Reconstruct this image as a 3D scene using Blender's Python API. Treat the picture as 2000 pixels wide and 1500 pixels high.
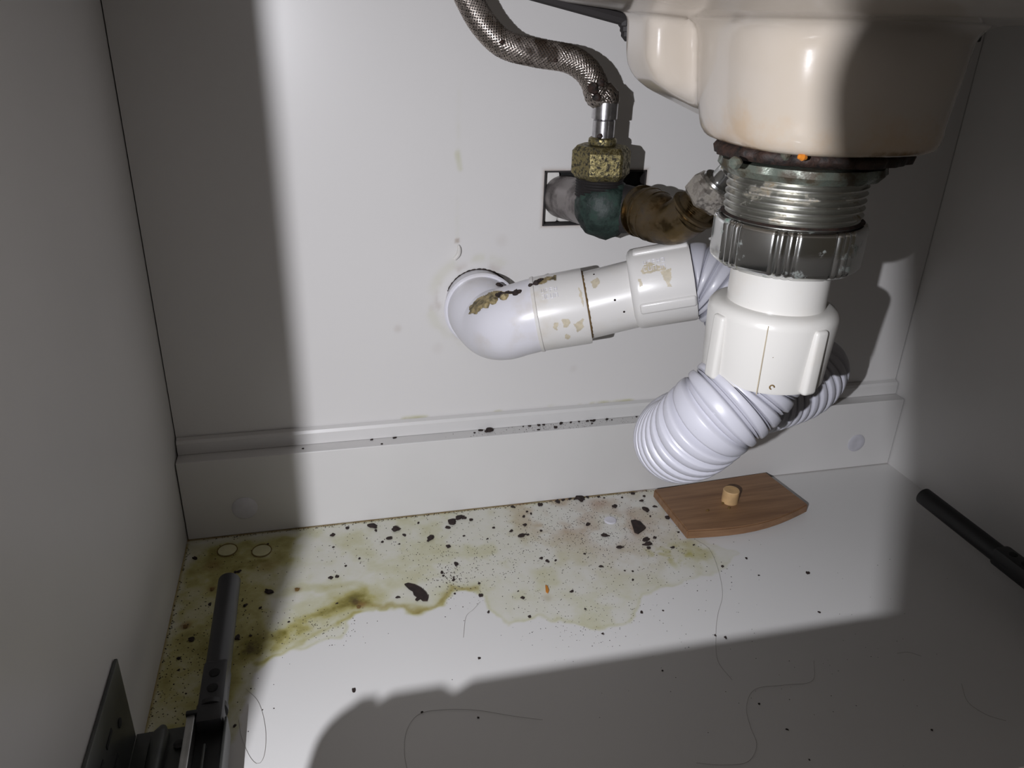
import bpy, bmesh, math, random
import numpy as np
from mathutils import Vector, Matrix
random.seed(7); rng = np.random.RandomState(11)
scene = bpy.context.scene
for o in list(bpy.data.objects): bpy.data.objects.remove(o)
COL = scene.collection
W = 0.56                      # inner width of the vanity cabinet, back panel at y=0, floor at z=0
DEPTH = 0.465; RAIL_T = 0.0156; RAIL_H = 0.0608; TOP = 0.385

# ------------------------------------------------------------------ camera
F_PX = 1517.8
YAW, PITCH, ROLL = 0.25235, 0.42984, 0.03355
CAM = Vector((0.10333, -0.49480, 0.32762))
fwd = Vector((math.sin(YAW)*math.cos(PITCH), math.cos(YAW)*math.cos(PITCH), -math.sin(PITCH)))
r0 = fwd.cross(Vector((0, 0, 1))).normalized(); u0 = r0.cross(fwd)
right = math.cos(ROLL)*r0 + math.sin(ROLL)*u0
up = -math.sin(ROLL)*r0 + math.cos(ROLL)*u0
cam_data = bpy.data.cameras.new('camera'); cam = bpy.data.objects.new('camera', cam_data); COL.objects.link(cam)
cam_data.sensor_fit = 'HORIZONTAL'; cam_data.sensor_width = 36.0; cam_data.lens = F_PX/2000*36.0
cam_data.clip_start = 0.004; cam_data.clip_end = 20
cam.matrix_world = Matrix(((right.x, up.x, -fwd.x, CAM.x), (right.y, up.y, -fwd.y, CAM.y),
                           (right.z, up.z, -fwd.z, CAM.z), (0, 0, 0, 1)))
scene.camera = cam

def at(px, py, ax, v):
    """point of the photograph -> real position on the plane (axis ax = v)"""
    d = fwd + right*((px-1000)/F_PX) - up*((py-750)/F_PX)
    return CAM + d*((v-CAM[ax])/d[ax])

# ------------------------------------------------------------------ world, lamp, exposure
world = bpy.data.worlds.new('world'); scene.world = world; world.use_nodes = True
bgn = world.node_tree.nodes['Background']
bgn.inputs[0].default_value = (1.0, 0.87, 0.68, 1); bgn.inputs[1].default_value = 0.040
LY = -0.578
LIGHT = Vector((0.0762+0.1672*LY, LY, 0.3400))
ld = bpy.data.lights.new('hand_torch_light', 'AREA'); ld.shape = 'DISK'; ld.size = 0.0045
ld.energy = 3.55; ld.color = (0.935, 0.94, 1.0)
lo = bpy.data.objects.new('hand_torch_light', ld); COL.objects.link(lo); lo.location = LIGHT
lo.rotation_euler = (Vector((0.24, -0.18, -0.10))-LIGHT).to_track_quat('-Z', 'Y').to_euler()
scene.view_settings.view_transform = 'Standard'; scene.view_settings.look = 'None'
scene.view_settings.exposure = 0.0; scene.view_settings.gamma = 1.0
scene.view_settings.use_curve_mapping = False

# ------------------------------------------------------------------ materials
def lin(c): return tuple(((v/255)/12.92 if v/255 <= .04045 else ((v/255+.055)/1.055)**2.4) for v in c)+(1,)
class NT:
    def __init__(s, name):
        s.m = bpy.data.materials.new(name); s.m.use_nodes = True; s.t = s.m.node_tree
        s.n = s.t.nodes; s.p = s.n['Principled BSDF']
    def node(s, typ, **kw):
        n = s.n.new(typ)
        for k, v in kw.items():
            if k in ('operation', 'blend_type', 'data_type', 'attribute_name', 'wave_type', 'feature', 'bands_direction', 'distance'): setattr(n, k, v)
        return n
    def link(s, a, b): s.t.links.new(a, b)
    def coord(s, scale=(1, 1, 1)):
        tc = s.node('ShaderNodeTexCoord'); mp = s.node('ShaderNodeMapping'); mp.inputs['Scale'].default_value = scale
        s.link(tc.outputs['Object'], mp.inputs[0]); return mp.outputs[0]
    def noise(s, scale, detail=4, rough=.55, vec=None, mscale=(1, 1, 1)):
        n = s.node('ShaderNodeTexNoise'); n.inputs['Scale'].default_value = scale
        n.inputs['Detail'].default_value = detail; n.inputs['Roughness'].default_value = rough
        s.link(vec if vec else s.coord(mscale), n.inputs['Vector']); return n.outputs['Fac']
    def ramp(s, fac, stops):
        r = s.node('ShaderNodeValToRGB'); e = r.color_ramp.elements
        e[0].position, e[0].color = stops[0][0], stops[0][1]; e[1].position, e[1].color = stops[-1][0], stops[-1][1]
        for p, c in stops[1:-1]:
            k = e.new(p); k.color = c
        s.link(fac, r.inputs[0]); return r.outputs[0]
    def mask(s, fac, a, b):
        n = s.node('ShaderNodeMapRange'); n.inputs[1].default_value = a; n.inputs[2].default_value = b
        s.link(fac, n.inputs[0]); return n.outputs[0]
    def mix(s, fac, a, b, mode='MIX'):
        n = s.node('ShaderNodeMix', data_type='RGBA', blend_type=mode)
        for i, v in ((0, fac), (6, a), (7, b)):
            if isinstance(v, bpy.types.NodeSocket): s.link(v, n.inputs[i])
            else: n.inputs[i].default_value = v
        return n.outputs[2]
    def math(s, op, a, b):
        n = s.node('ShaderNodeMath', operation=op)
        for i, v in ((0, a), (1, b)):
            if isinstance(v, bpy.types.NodeSocket): s.link(v, n.inputs[i])
            else: n.inputs[i].default_value = v
        return n.outputs[0]
    def bump(s, h, strength=.3, dist=.001):
        b = s.node('ShaderNodeBump'); b.inputs['Strength'].default_value = strength; b.inputs['Distance'].default_value = dist
        s.link(h, b.inputs['Height']); s.link(b.outputs[0], s.p.inputs['Normal'])
    def fin(s, col=None, rough=.5, metal=0, spec=.5, coat=0):
        if col is not None:
            if isinstance(col, bpy.types.NodeSocket): s.link(col, s.p.inputs['Base Color'])
            else: s.p.inputs['Base Color'].default_value = col
        if isinstance(rough, bpy.types.NodeSocket): s.link(rough, s.p.inputs['Roughness'])
        else: s.p.inputs['Roughness'].default_value = rough
        if isinstance(metal, bpy.types.NodeSocket): s.link(metal, s.p.inputs['Metallic'])
        else: s.p.inputs['Metallic'].default_value = metal
        s.p.inputs['Specular IOR Level'].default_value = spec
        s.p.inputs['Coat Weight'].default_value = coat; s.p.inputs['Coat Roughness'].default_value = .12
        return s.m

def stained_board(name, base, rough=.38):
    s = NT(name)
    at_ = s.node('ShaderNodeAttribute'); at_.attribute_name = 'stain'
    sep = s.node('ShaderNodeSeparateColor'); s.link(at_.outputs['Color'], sep.inputs[0])
    big = s.noise(6, 3); fine = s.noise(1100, 3, .6); mid = s.noise(70, 5, .65)
    c = s.mix(s.math('MULTIPLY', s.mask(big, .35, .7), .25), base, (base[0]*.93, base[1]*.93, base[2]*.93, 1))
    jit = s.math('ADD', .62, s.math('MULTIPLY', s.mask(mid, .3, .7), .55))
    ol = s.math('MULTIPLY', sep.outputs[0], jit)
    olc = s.ramp(ol, [(0, base), (.18, lin((190, 189, 166))), (.45, lin((164, 158, 104))), (.75, lin((124, 116, 54))), (1, lin((76, 66, 28)))])
    c2 = s.mix(s.mask(sep.outputs[0], 0.0, .06), c, olc)
    br = s.math('MULTIPLY', sep.outputs[1], jit)
    c3 = s.mix(br, c2, lin((120, 84, 42)))
    pk = s.math('MULTIPLY', sep.outputs[2], jit)
    c4 = s.mix(pk, c3, lin((158, 126, 108)))
    # fine dirt pepper where it is stained
    dens = s.math('ADD', s.math('MULTIPLY', sep.outputs[0], .08), s.math('MULTIPLY', sep.outputs[2], .12))
    pep = s.math('GREATER_THAN', s.math('ADD', fine, dens), .742)
    c5 = s.mix(s.math('MULTIPLY', pep, s.mask(s.math('ADD', sep.outputs[0], sep.outputs[2]), .02, .1)), c4, lin((70, 58, 36)))
    s.bump(mid, .02, .0005)
    return s.fin(c5, s.math('ADD', rough, s.math('MULTIPLY', sep.outputs[0], .15)), spec=.4)

WHITE = lin((208, 206, 204))
M = {}
M['floor'] = stained_board('white_laminate_floor', lin((207, 206, 204)), .42)
M['wall'] = stained_board('white_laminate_wall', WHITE, .3)
def board():
    s = NT('white_laminate_side'); n = s.noise(5, 4)
    return s.fin(s.mix(s.mask(n, .3, .7), WHITE, lin((197, 196, 194))), .36, spec=.4)
M['board'] = board()
def plaster():
    s = NT('raw_plaster_behind'); n = s.noise(120, 6, .7)
    s.bump(n, .6, .002)
    return s.fin(s.ramp(n, [(.3, lin((60, 56, 52))), (.5, lin((120, 116, 112))), (.7, lin((205, 204, 202)))]), .8)
M['plaster'] = plaster()
def simple(name, col, rough=.5, metal=0, nscale=40, var=.12, bumpst=0, coat=0):
    s = NT(name); n = s.noise(nscale, 4)
    a = lin(col); b = lin(tuple(max(0, v*(1-var)) for v in col))
    if bumpst: s.bump(n, bumpst, .0008)
    return s.fin(s.mix(s.mask(n, .35, .65), b, a), rough, metal, coat=coat)
M['black'] = simple('recess_shade_black', (14, 14, 14), .85)  # flat black, shade painted into the cut-out backing, holes and slots
M['flake'] = simple('dark_flake', (46, 32, 28), .85, nscale=400, var=.4)
M['brown_flake'] = simple('brown_flake', (110, 84, 40), .8)
M['orange'] = simple('orange_grain', (190, 120, 30), .6)
M['hair'] = simple('dark_hair', (140, 134, 128), .6)
M['blackplastic'] = simple('black_plastic', (26, 26, 27), .5)
M['greyplastic'] = simple('charcoal_plastic', (42, 42, 45), .42)
M['galv'] = simple('dull_grey_zinc', (92, 94, 92), .42, .7, nscale=25, var=.25, bumpst=.05)
M['silver'] = simple('bright_zinc', (200, 200, 198), .3, .9, nscale=60, var=.2)
M['cap'] = simple('white_cap', (206, 205, 212), .45)
M['clearpad'] = simple('pale_rubber_pad', (196, 192, 150), .4)
M['phone'] = simple('dark_phone_glass', (30, 30, 33), .2)
M['ferrule'] = simple('steel_ferrule', (205, 203, 205), .25, 1, nscale=300, var=.18)
M['rubber'] = simple('dark_rubber', (34, 30, 30), .7)

def whiteplastic(name, base, stain, amount, rough=.3, scale=28):
    s = NT(name); n = s.noise(scale, 5, .6); n2 = s.noise(300, 4, .7); n3 = s.noise(9, 3)
    m = s.math('MULTIPLY', s.mask(n, .52, .72), s.mask(n3, .4, .62))
    c = s.mix(s.math('MULTIPLY', m, amount), lin(base), lin(stain))
    sp = s.math('GREATER_THAN', s.math('ADD', n2, s.math('MULTIPLY', m, .06)), .765)
    c = s.mix(sp, c, lin((96, 74, 44)))
    return s.fin(c, rough, spec=.45, coat=.15)
M['pvc'] = whiteplastic('white_waste_pipe_plastic', (208, 206, 203), (170, 150, 106), .7)
M['pvc_clean'] = whiteplastic('white_elbow_plastic', (208, 207, 213), (172, 156, 112), .45)
M['nut_white'] = whiteplastic('white_nut_plastic', (198, 196, 191), (190, 172, 144), .5)
M['flex'] = whiteplastic('white_corrugated_plastic', (178, 178, 186), (172, 164, 146), .35, .38)
M['residue'] = simple('yellow_residue', (160, 144, 104), .7, nscale=300, var=.5)
M['seam'] = simple('seam_tan', (186, 174, 150), .5)
M['stainfilm'] = simple('tan_stain', (194, 184, 162), .5, nscale=300, var=.10)
M['sealant'] = simple('sealant_white', (222, 219, 214), .25)

def ceramic():
    s = NT('glazed_ceramic'); n = s.noise(14, 4); n2 = s.noise(40, 5, .65)
    tc = s.node('ShaderNodeTexCoord'); sx = s.node('ShaderNodeSeparateXYZ'); s.link(tc.outputs['Object'], sx.inputs[0])
    c = s.mix(s.math('MULTIPLY', s.mask(n, .42, .68), .4), lin((180, 172, 163)), lin((168, 153, 130)))
    # rusty dirt creeping up from the drain washer
    low = s.mask(s.math('ADD', sx.outputs[2], s.math('MULTIPLY', s.math('SUBTRACT', n2, .5), .014)), .2925, .2905)
    c = s.mix(low, c, lin((50, 28, 16)))
    low2 = s.mask(s.math('ADD', sx.outputs[2], s.math('MULTIPLY', s.math('SUBTRACT', n2, .5), .05)), .302, .291)
    c = s.mix(s.math('MULTIPLY', low2, .35), c, lin((176, 140, 92)))
    s.bump(s.noise(160, 3), .04, .001)
    return s.fin(c, .14, spec=.6, coat=.2)
M['ceramic'] = ceramic()
def dirty_metal(name, base, dirt, rough, amt=(.5, .62), metal=1.0, scale=60, bump=.1, dirt2=None):
    s = NT(name); n = s.noise(scale, 6, .65); n2 = s.noise(scale*.4, 4)
    m = s.mask(n, *amt)
    c = s.mix(m, lin(base), lin(dirt))
    if dirt2: c = s.mix(s.mask(n2, .56, .66), c, lin(dirt2))
    s.bump(n, bump, .0008)
    return s.fin(c, s.math('ADD', rough, s.math('MULTIPLY', m, .4)), s.math('SUBTRACT', metal, s.math('MULTIPLY', m, metal*.85)))
M['chrome'] = dirty_metal('chrome_plate', (205, 206, 204), (74, 110, 92), .18, (.6, .72), scale=90, bump=.05)
M['thread'] = dirty_metal('dull_threaded_chrome', (196, 196, 190), (120, 100, 60), .3, (.55, .68), scale=110, bump=.1)
M['brass'] = dirty_metal('tarnished_brass', (104, 88, 62), (50, 42, 32), .3, (.42, .66), scale=70, bump=.25, dirt2=(84, 66, 40))
M['brassnut'] = dirty_metal('crusty_brass', (150, 139, 98), (42, 38, 26), .35, (.46, .58), scale=520, bump=.5)
M['verdigris'] = dirty_metal('green_corroded_brass', (22, 36, 32), (38, 58, 50), .55, (.45, .66), metal=.15, scale=160, bump=.8, dirt2=(22, 30, 28))
M['oldpipe'] = dirty_metal('greyed_pipe', (128, 122, 120), (62, 56, 54), .4, (.45, .68), metal=.6, scale=60, bump=.2)
M['hexsteel'] = dirty_metal('rough_nickel', (190, 184, 176), (110, 104, 92), .4, (.45, .7), scale=250, bump=.4)
M['crud'] = simple('rusty_crud', (50, 30, 20), .7, nscale=320, var=.75, bumpst=.9)
M['putty'] = dirty_metal('greenish_putty', (112, 120, 110), (60, 52, 38), .25, (.42, .58), metal=.5, scale=110, bump=.4)
M['amber'] = simple('amber_droplet', (190, 116, 40), .15)
def braid_m():
    s = NT('braided_steel'); n = s.noise(45, 5, .6); n2 = s.noise(160, 4, .7)
    d = s.mask(s.math('ADD', n, s.math('MULTIPLY', n2, .3)), .62, .78)
    c = s.mix(d, lin((176, 166, 158)), lin((54, 42, 32)))
    return s.fin(c, s.math('ADD', .28, s.math('MULTIPLY', d, .4)), s.math('SUBTRACT', 1, s.math('MULTIPLY', d, .8)))
M['braid'] = braid_m()
def wood():
    s = NT('bamboo_wood'); v = s.coord((6, 90, 60)); n = s.noise(3, 5, .6, vec=v); w = s.noise(1.2, 3, vec=s.coord((10, 14, 14)))
    c = s.ramp(n, [(.3, lin((112, 82, 58))), (.55, lin((132, 100, 72))), (.75, lin((146, 113, 83)))])
    c = s.mix(s.math('MULTIPLY', s.mask(w, .5, .7), .3), c, lin((104, 73, 52)))
    s.bump(n, .1, .0005)
    return s.fin(c, .5)
M['wood'] = wood()
M['woodpeg'] = simple('pale_wood_peg', (206, 170, 122), .55, nscale=90)

# ------------------------------------------------------------------ geometry helpers
def link_mesh(name, verts, faces, mat, parent=None, smooth=True, loc=None):
    me = bpy.data.meshes.new(name)
    me.from_pydata([tuple(v) for v in verts], [], faces); me.update()
    o = bpy.data.objects.new(name, me); COL.objects.link(o)
    if mat: me.materials.append(mat)
    if smooth: me.shade_smooth()
    if parent is not None: o.parent = parent; o.matrix_parent_inverse = Matrix.Translation(-parent.location)
    return o
def sharp(o, ang=35):
    o.data.set_sharp_from_angle(angle=math.radians(ang)); return o
def thing(name, label, cat, loc, group=None):
    o = bpy.data.objects.new(name, None); COL.objects.link(o); o.location = loc; o.empty_display_size = .01
    return tag(o, label, cat, group)
def tag(o, label=None, cat=None, group=None, kind=None):
    if label: o['label'] = label
    if cat: o['category'] = cat
    if group: o['group'] = group
    if kind: o['kind'] = kind
    return o
class G:
    """collects geometry for one mesh"""
    def __init__(s): s.v = []; s.f = []
    def add(s, v, f):
        b = len(s.v); s.v += [tuple(p) for p in v]; s.f += [tuple(i+b for i in q) for q in f]; return s
    def box(s, a, b, bev=0):
        bm = bmesh.new(); bmesh.ops.create_cube(bm, size=1)
        a = Vector(a); b = Vector(b)
        for v in bm.verts: v.co = Vector([(a[i]+b[i])/2 + v.co[i]*(b[i]-a[i]) for i in range(3)])
        if bev: bmesh.ops.bevel(bm, geom=bm.edges[:], offset=bev, segments=2, affect='EDGES', profile=.5)
        return s.bm(bm)
    def bm(s, bm, mx=None):
        bm.verts.index_update(); v = [((mx @ p.co) if mx else p.co) for p in bm.verts]
        f = [[p.index for p in q.verts] for q in bm.faces]; bm.free(); return s.add(v, f)
    def lathe(s, prof, org, axis=(0, 0, 1), seg=48, rf=None, ref=None):
        """prof: (distance along axis, radius); rf(theta, t) scales the radius"""
        ax = Vector(axis).normalized(); org = Vector(org)
        ref = Vector(ref) if ref else (Vector((1, 0, 0)) if abs(ax.x) < .9 else Vector((0, 1, 0)))
        e1 = (ref-ax*ref.dot(ax)).normalized(); e2 = ax.cross(e1)
        v = []; f = []
        for (t, r) in prof:
            for k in range(seg):
                th = 2*math.pi*k/seg; q = r*(rf(th, t) if rf else 1)
                v.append(org+ax*t+e1*(q*math.cos(th))+e2*(q*math.sin(th)))
        n = len(prof)
        for i in range(n-1):
            for k in range(seg):
                k2 = (k+1) % seg; f.append((i*seg+k, i*seg+k2, (i+1)*seg+k2, (i+1)*seg+k))
        f.append(tuple(range(seg))[::-1]); f.append(tuple((n-1)*seg+k for k in range(seg)))
        return s.add(v, f)
    def sweep(s, pts, rad, seg=24, step=None, caps=True, wob=None):
        P, T = resample(pts, step) if step else (list(map(Vector, pts)), None)
        F = frames(P); v = []; f = []; L = 0
        for i, p in enumerate(P):
            if i: L += (p-P[i-1]).length
            r = rad(L) if callable(rad) else rad
            for k in range(seg):
                th = 2*math.pi*k/seg; q = r if not wob else r*(1+wob(th, L))
                v.append(p+F[i][0]*(q*math.cos(th))+F[i][1]*(q*math.sin(th)))
        for i in range(len(P)-1):
            for k in range(seg):
                k2 = (k+1) % seg; f.append((i*seg+k, i*seg+k2, (i+1)*seg+k2, (i+1)*seg+k))
        if caps: f.append(tuple(range(seg))[::-1]); f.append(tuple((len(P)-1)*seg+k for k in range(seg)))
        return s.add(v, f)
    def obj(s, name, mat, parent=None, smooth=True, ang=35):
        o = link_mesh(name, s.v, s.f, mat, parent, smooth)
        if smooth and ang: sharp(o, ang)
        return o
def catmull(pts, n=40):
    P = [Vector(p) for p in pts]; P = [P[0]*2-P[1]]+P+[P[-1]*2-P[-2]]; out = []
    for i in range(1, len(P)-2):
        for k in range(n):
            t = k/n; a, b, c, d = P[i-1:i+3]
            out.append(.5*((2*b)+(c-a)*t+(2*a-5*b+4*c-d)*t*t+(3*b-3*c+d-a)*t**3))
    out.append(P[-2]); return out
def resample(pts, step):
    C = catmull(pts); L = [0]
    for a, b in zip(C, C[1:]): L.append(L[-1]+(b-a).length)
    n = max(2, int(L[-1]/step)+1); out = []; j = 0
    for i in range(n+1):
        s = L[-1]*i/n
        while j < len(L)-2 and L[j+1] < s: j += 1
        t = (s-L[j])/max(1e-9, L[j+1]-L[j]); out.append(C[j].lerp(C[j+1], min(1, t)))
    return out, L[-1]
def frames(P):
    T = []
    for i in range(len(P)):
        a = P[max(0, i-1)]; b = P[min(len(P)-1, i+1)]; T.append((b-a).normalized())
    e = T[0].orthogonal().normalized(); F = []
    for i, t in enumerate(T):
        e = (e-t*e.dot(t)).normalized(); F.append((e, t.cross(e)))
    return F
def poly_prism(poly, z0, z1, mx=None, bev=0):
    bm = bmesh.new(); vs = [bm.verts.new((x, y, z0)) for x, y in poly]; fc = bm.faces.new(vs)
    r = bmesh.ops.extrude_face_region(bm, geom=[fc]); bmesh.ops.translate(bm, verts=[g for g in r['geom'] if isinstance(g, bmesh.types.BMVert)], vec=(0, 0, z1-z0))
    bmesh.ops.recalc_face_normals(bm, faces=bm.faces)
    if bev: bmesh.ops.bevel(bm, geom=bm.edges[:], offset=bev, segments=2, affect='EDGES', profile=.5)
    if mx: bm.transform(mx)
    return bm

# value noise for stain maps
_lat = rng.rand(256, 256)
def vnoise(x, y):
    xi = np.floor(x).astype(int); yi = np.floor(y).astype(int); fx = x-xi; fy = y-yi
    fx = fx*fx*(3-2*fx); fy = fy*fy*(3-2*fy); a = _lat[xi % 256, yi % 256]; b = _lat[(xi+1) % 256, yi % 256]
    c = _lat[xi % 256, (yi+1) % 256]; d = _lat[(xi+1) % 256, (yi+1) % 256]
    return (a*(1-fx)+b*fx)*(1-fy)+(c*(1-fx)+d*fx)*fy
def fbm(x, y, f, o=4):
    s = 0; a = .5
    for i in range(o): s = s+a*vnoise(x*f+i*17.3, y*f+i*9.1); f *= 2.03; a *= .5
    return s/(1-.5**o)
def seg_dist(X, Y, a, b):
    dx, dy = b[0]-a[0], b[1]-a[1]; L = dx*dx+dy*dy+1e-12
    t = np.clip(((X-a[0])*dx+(Y-a[1])*dy)/L, 0, 1); return np.hypot(X-a[0]-t*dx, Y-a[1]-t*dy)
def line_dist(X, Y, pts): return np.minimum.reduce([seg_dist(X, Y, a, b) for a, b in zip(pts, pts[1:])])
def poly_sdf(X, Y, pts):
    d = line_dist(X, Y, pts+[pts[0]]); ins = np.zeros(X.shape, bool)
    for a, b in zip(pts, pts[1:]+[pts[0]]):
        if a[1] == b[1]: continue
        c = ((a[1] > Y) != (b[1] > Y)) & (X < (b[0]-a[0])*(Y-a[1])/(b[1]-a[1])+a[0]); ins ^= c
    return np.where(ins, -d, d)
def sm(x, a, b): t = np.clip((x-a)/(b-a), 0, 1); return t*t*(3-2*t)
def grid_obj(name, us, vs, place, mat, hole=None, stain=None):
    nu, nv = len(us), len(vs); U, V = np.meshgrid(us, vs, indexing='ij')
    co = place(U.ravel(), V.ravel()); idx = np.arange(nu*nv).reshape(nu, nv)
    q = np.stack([idx[:-1, :-1], idx[1:, :-1], idx[1:, 1:], idx[:-1, 1:]], -1).reshape(-1, 4)
    if hole:
        uc = ((U[:-1, :-1]+U[1:, 1:])/2).ravel(); vc = ((V[:-1, :-1]+V[1:, 1:])/2).ravel()
        q = q[~((uc > hole[0]) & (uc < hole[1]) & (vc > hole[2]) & (vc < hole[3]))]
    me = bpy.data.meshes.new(name); me.vertices.add(len(co)); me.vertices.foreach_set('co', co.ravel())
    me.loops.add(len(q)*4); me.loops.foreach_set('vertex_index', q.ravel())
    me.polygons.add(len(q)); me.polygons.foreach_set('loop_start', np.arange(len(q))*4)
    me.update(); me.validate()
    if stain is not None:
        ca = me.color_attributes.new('stain', 'FLOAT_COLOR', 'POINT')
        R, Gc, B = stain(U.ravel(), V.ravel()); c = np.stack([R, Gc, B, np.ones_like(R)], -1).astype(np.float32)
        ca.data.foreach_set('color', c.ravel())
    me.materials.append(mat); o = bpy.data.objects.new(name, me); COL.objects.link(o); return o

# ------------------------------------------------------------------ the cabinet shell
def fp(pts): return [tuple(at(x, y, 2, 0))[:2] for x, y in pts]
wet = fp([(352, 1057), (600, 1030), (900, 998), (1283, 955), (1300, 1010), (1330, 1050), (1400, 1062), (1440, 1080), (1432, 1102), (1400, 1122), (1350, 1128), (1300, 1150),
          (1250, 1170), (1225, 1215), (1180, 1232), (1120, 1215), (1050, 1200), (1000, 1222), (960, 1200), (945, 1165), (900, 1150), (880, 1160), (868, 1180), (850, 1190),
          (800, 1197), (760, 1190), (730, 1186), (700, 1196), (680, 1215), (670, 1235), (640, 1252), (600, 1264), (570, 1262), (545, 1275), (515, 1292), (500, 1310), (490, 1345), (472, 1400), (440, 1460), (280, 1480), (270, 1430)])
streak = fp([(490, 1275), (520, 1255), (560, 1238), (600, 1218), (640, 1195), (680, 1175), (706, 1165)])
streak2 = fp([(495, 1300), (520, 1285), (560, 1270), (585, 1255), (620, 1235), (668, 1215), (700, 1195)])
rim = fp([(690, 1178), (740, 1178), (780, 1190), (820, 1193), (852, 1184), (866, 1168), (880, 1150), (905, 1147), (930, 1152)])
mid1 = fp([(470, 1195), (520, 1170), (560, 1155), (620, 1148), (690, 1140), (716, 1148)])
mid2 = fp([(690, 1135), (720, 1118), (760, 1108), (820, 1108), (850, 1092), (900, 1080)])
leftdark = fp([(366, 1060), (600, 1035), (585, 1090), (560, 1120), (540, 1180), (520, 1260), (500, 1310), (490, 1345), (470, 1400), (420, 1470), (280, 1480), (270, 1430), (330, 1200)])
blob1 = fp([(400, 1075), (435, 1062), (470, 1085), (520, 1095), (500, 1118), (470, 1112), (440, 1120), (430, 1160), (405, 1140)])
def radial(X, Y, px, py, r0_, r1_):
    c = at(px, py, 2, 0); return 1-sm(np.hypot(X-c[0], Y-c[1]), r0_, r1_)
def floor_stain(X, Y):
    n = fbm(X, Y, 60); n2 = fbm(X+3, Y, 140); n3 = fbm(X+7, Y+2, 22)
    wx = X+(fbm(X, Y+5, 90, 3)-.5)*.010; wy = Y+(fbm(X+4, Y, 90, 3)-.5)*.010
    d = poly_sdf(wx, wy, wet)
    xfade = .35+.65*(1-sm(X, .24, .36))
    edge = np.exp(-(d/.0013)**2)*.16*xfade
    base = (1-sm(d, -.0015, .0008))*(.10+.14*sm(n, .4, .75))*(.6+.4*(1-sm(X, .2, .3)))
    dl = poly_sdf(wx, wy, leftdark)
    left = (1-sm(dl, -.010, .004))*(.40+.22*sm(n, .3, .7))
    bl = (1-sm(poly_sdf(wx, wy, blob1), -.003, .005))*.62
    ds = line_dist(wx, wy, streak); st = np.exp(-(ds/.0078)**2)*(.35+.40*sm(n2, .3, .65))
    st2 = np.exp(-(line_dist(wx, wy, streak2)/.0016)**2)*.5*(.4+n)
    dr = line_dist(wx, wy, rim); rm = np.exp(-(dr/.0028)**2)*.26+np.exp(-(dr/.009)**2)*.10*(d < 0)
    m1 = np.exp(-(line_dist(wx, wy, mid1)/.005)**2)*.30*(.4+n)
    m2 = np.exp(-(line_dist(wx, wy, mid2)/.004)**2)*.20*(.3+n)
    yg = radial(wx, wy, 1300, 1085, .004, .026)*.42*sm(n2, .42, .7)+radial(wx, wy, 1360, 1075, .003, .022)*.36*sm(n, .35, .7)
    corner = np.exp(-((Y+RAIL_T)/.0022)**2)*(.35*(X < .33))+np.exp(-(X/.002)**2)*.5*(Y < -.02)
    holes = radial(wx, wy, 620, 1100, .01, .035)*.10
    R = np.clip(np.maximum.reduce([base+edge, left, bl, m1, m2, yg, corner*np.ones_like(X)])+st*.75+rm+st2*.5+left*.2*bl-holes*0, 0, 1)
    # bright streaky band behind the dark part stays light
    br = np.exp(-(dr/.0022)**2)*.22+np.exp(-((Y+RAIL_T)/.0010)**2)*(.65*(X < .34)+.2)+np.exp(-(X/.0011)**2)*.6*(Y < -.01)
    spots = 0
    for (px, py, s_, a_) in [(706, 1182, .004, .6), (362, 1222, .005, .7), (581, 1151, .004, .5), (415, 1150, .004, .6), (415, 1105, .009, .45), (1068, 1168, .005, .2), (520, 1108, .012, .25)]:
        spots = np.maximum(spots, radial(X, Y, px, py, s_*.2, s_)*a_)
    br = br+spots
    c = at(1190, 1018, 2, 0); rr = np.hypot((X-c[0]), (Y-c[1])*1.0)
    pk = (np.exp(-((rr-.021)/.007)**2)*.95*sm(n3, .2, .6)+np.exp(-(rr/.045)**2)*.55*sm(n, .3, .65))*(1-np.exp(-(rr/.012)**2))
    pk = pk+radial(X, Y, 1060, 1010, .005, .05)*.40*sm(n, .4, .7)
    pk = pk*(1-.7*(R > .35))
    return R, np.clip(br, 0, 1), np.clip(pk, 0, 1)
floor = grid_obj('floor', np.linspace(0, W, 561), np.linspace(-DEPTH, 0, 466),
                 lambda u, v: np.stack([u, v, np.zeros_like(u)], -1), M['floor'], stain=floor_stain)
tag(floor, kind='structure')

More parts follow.
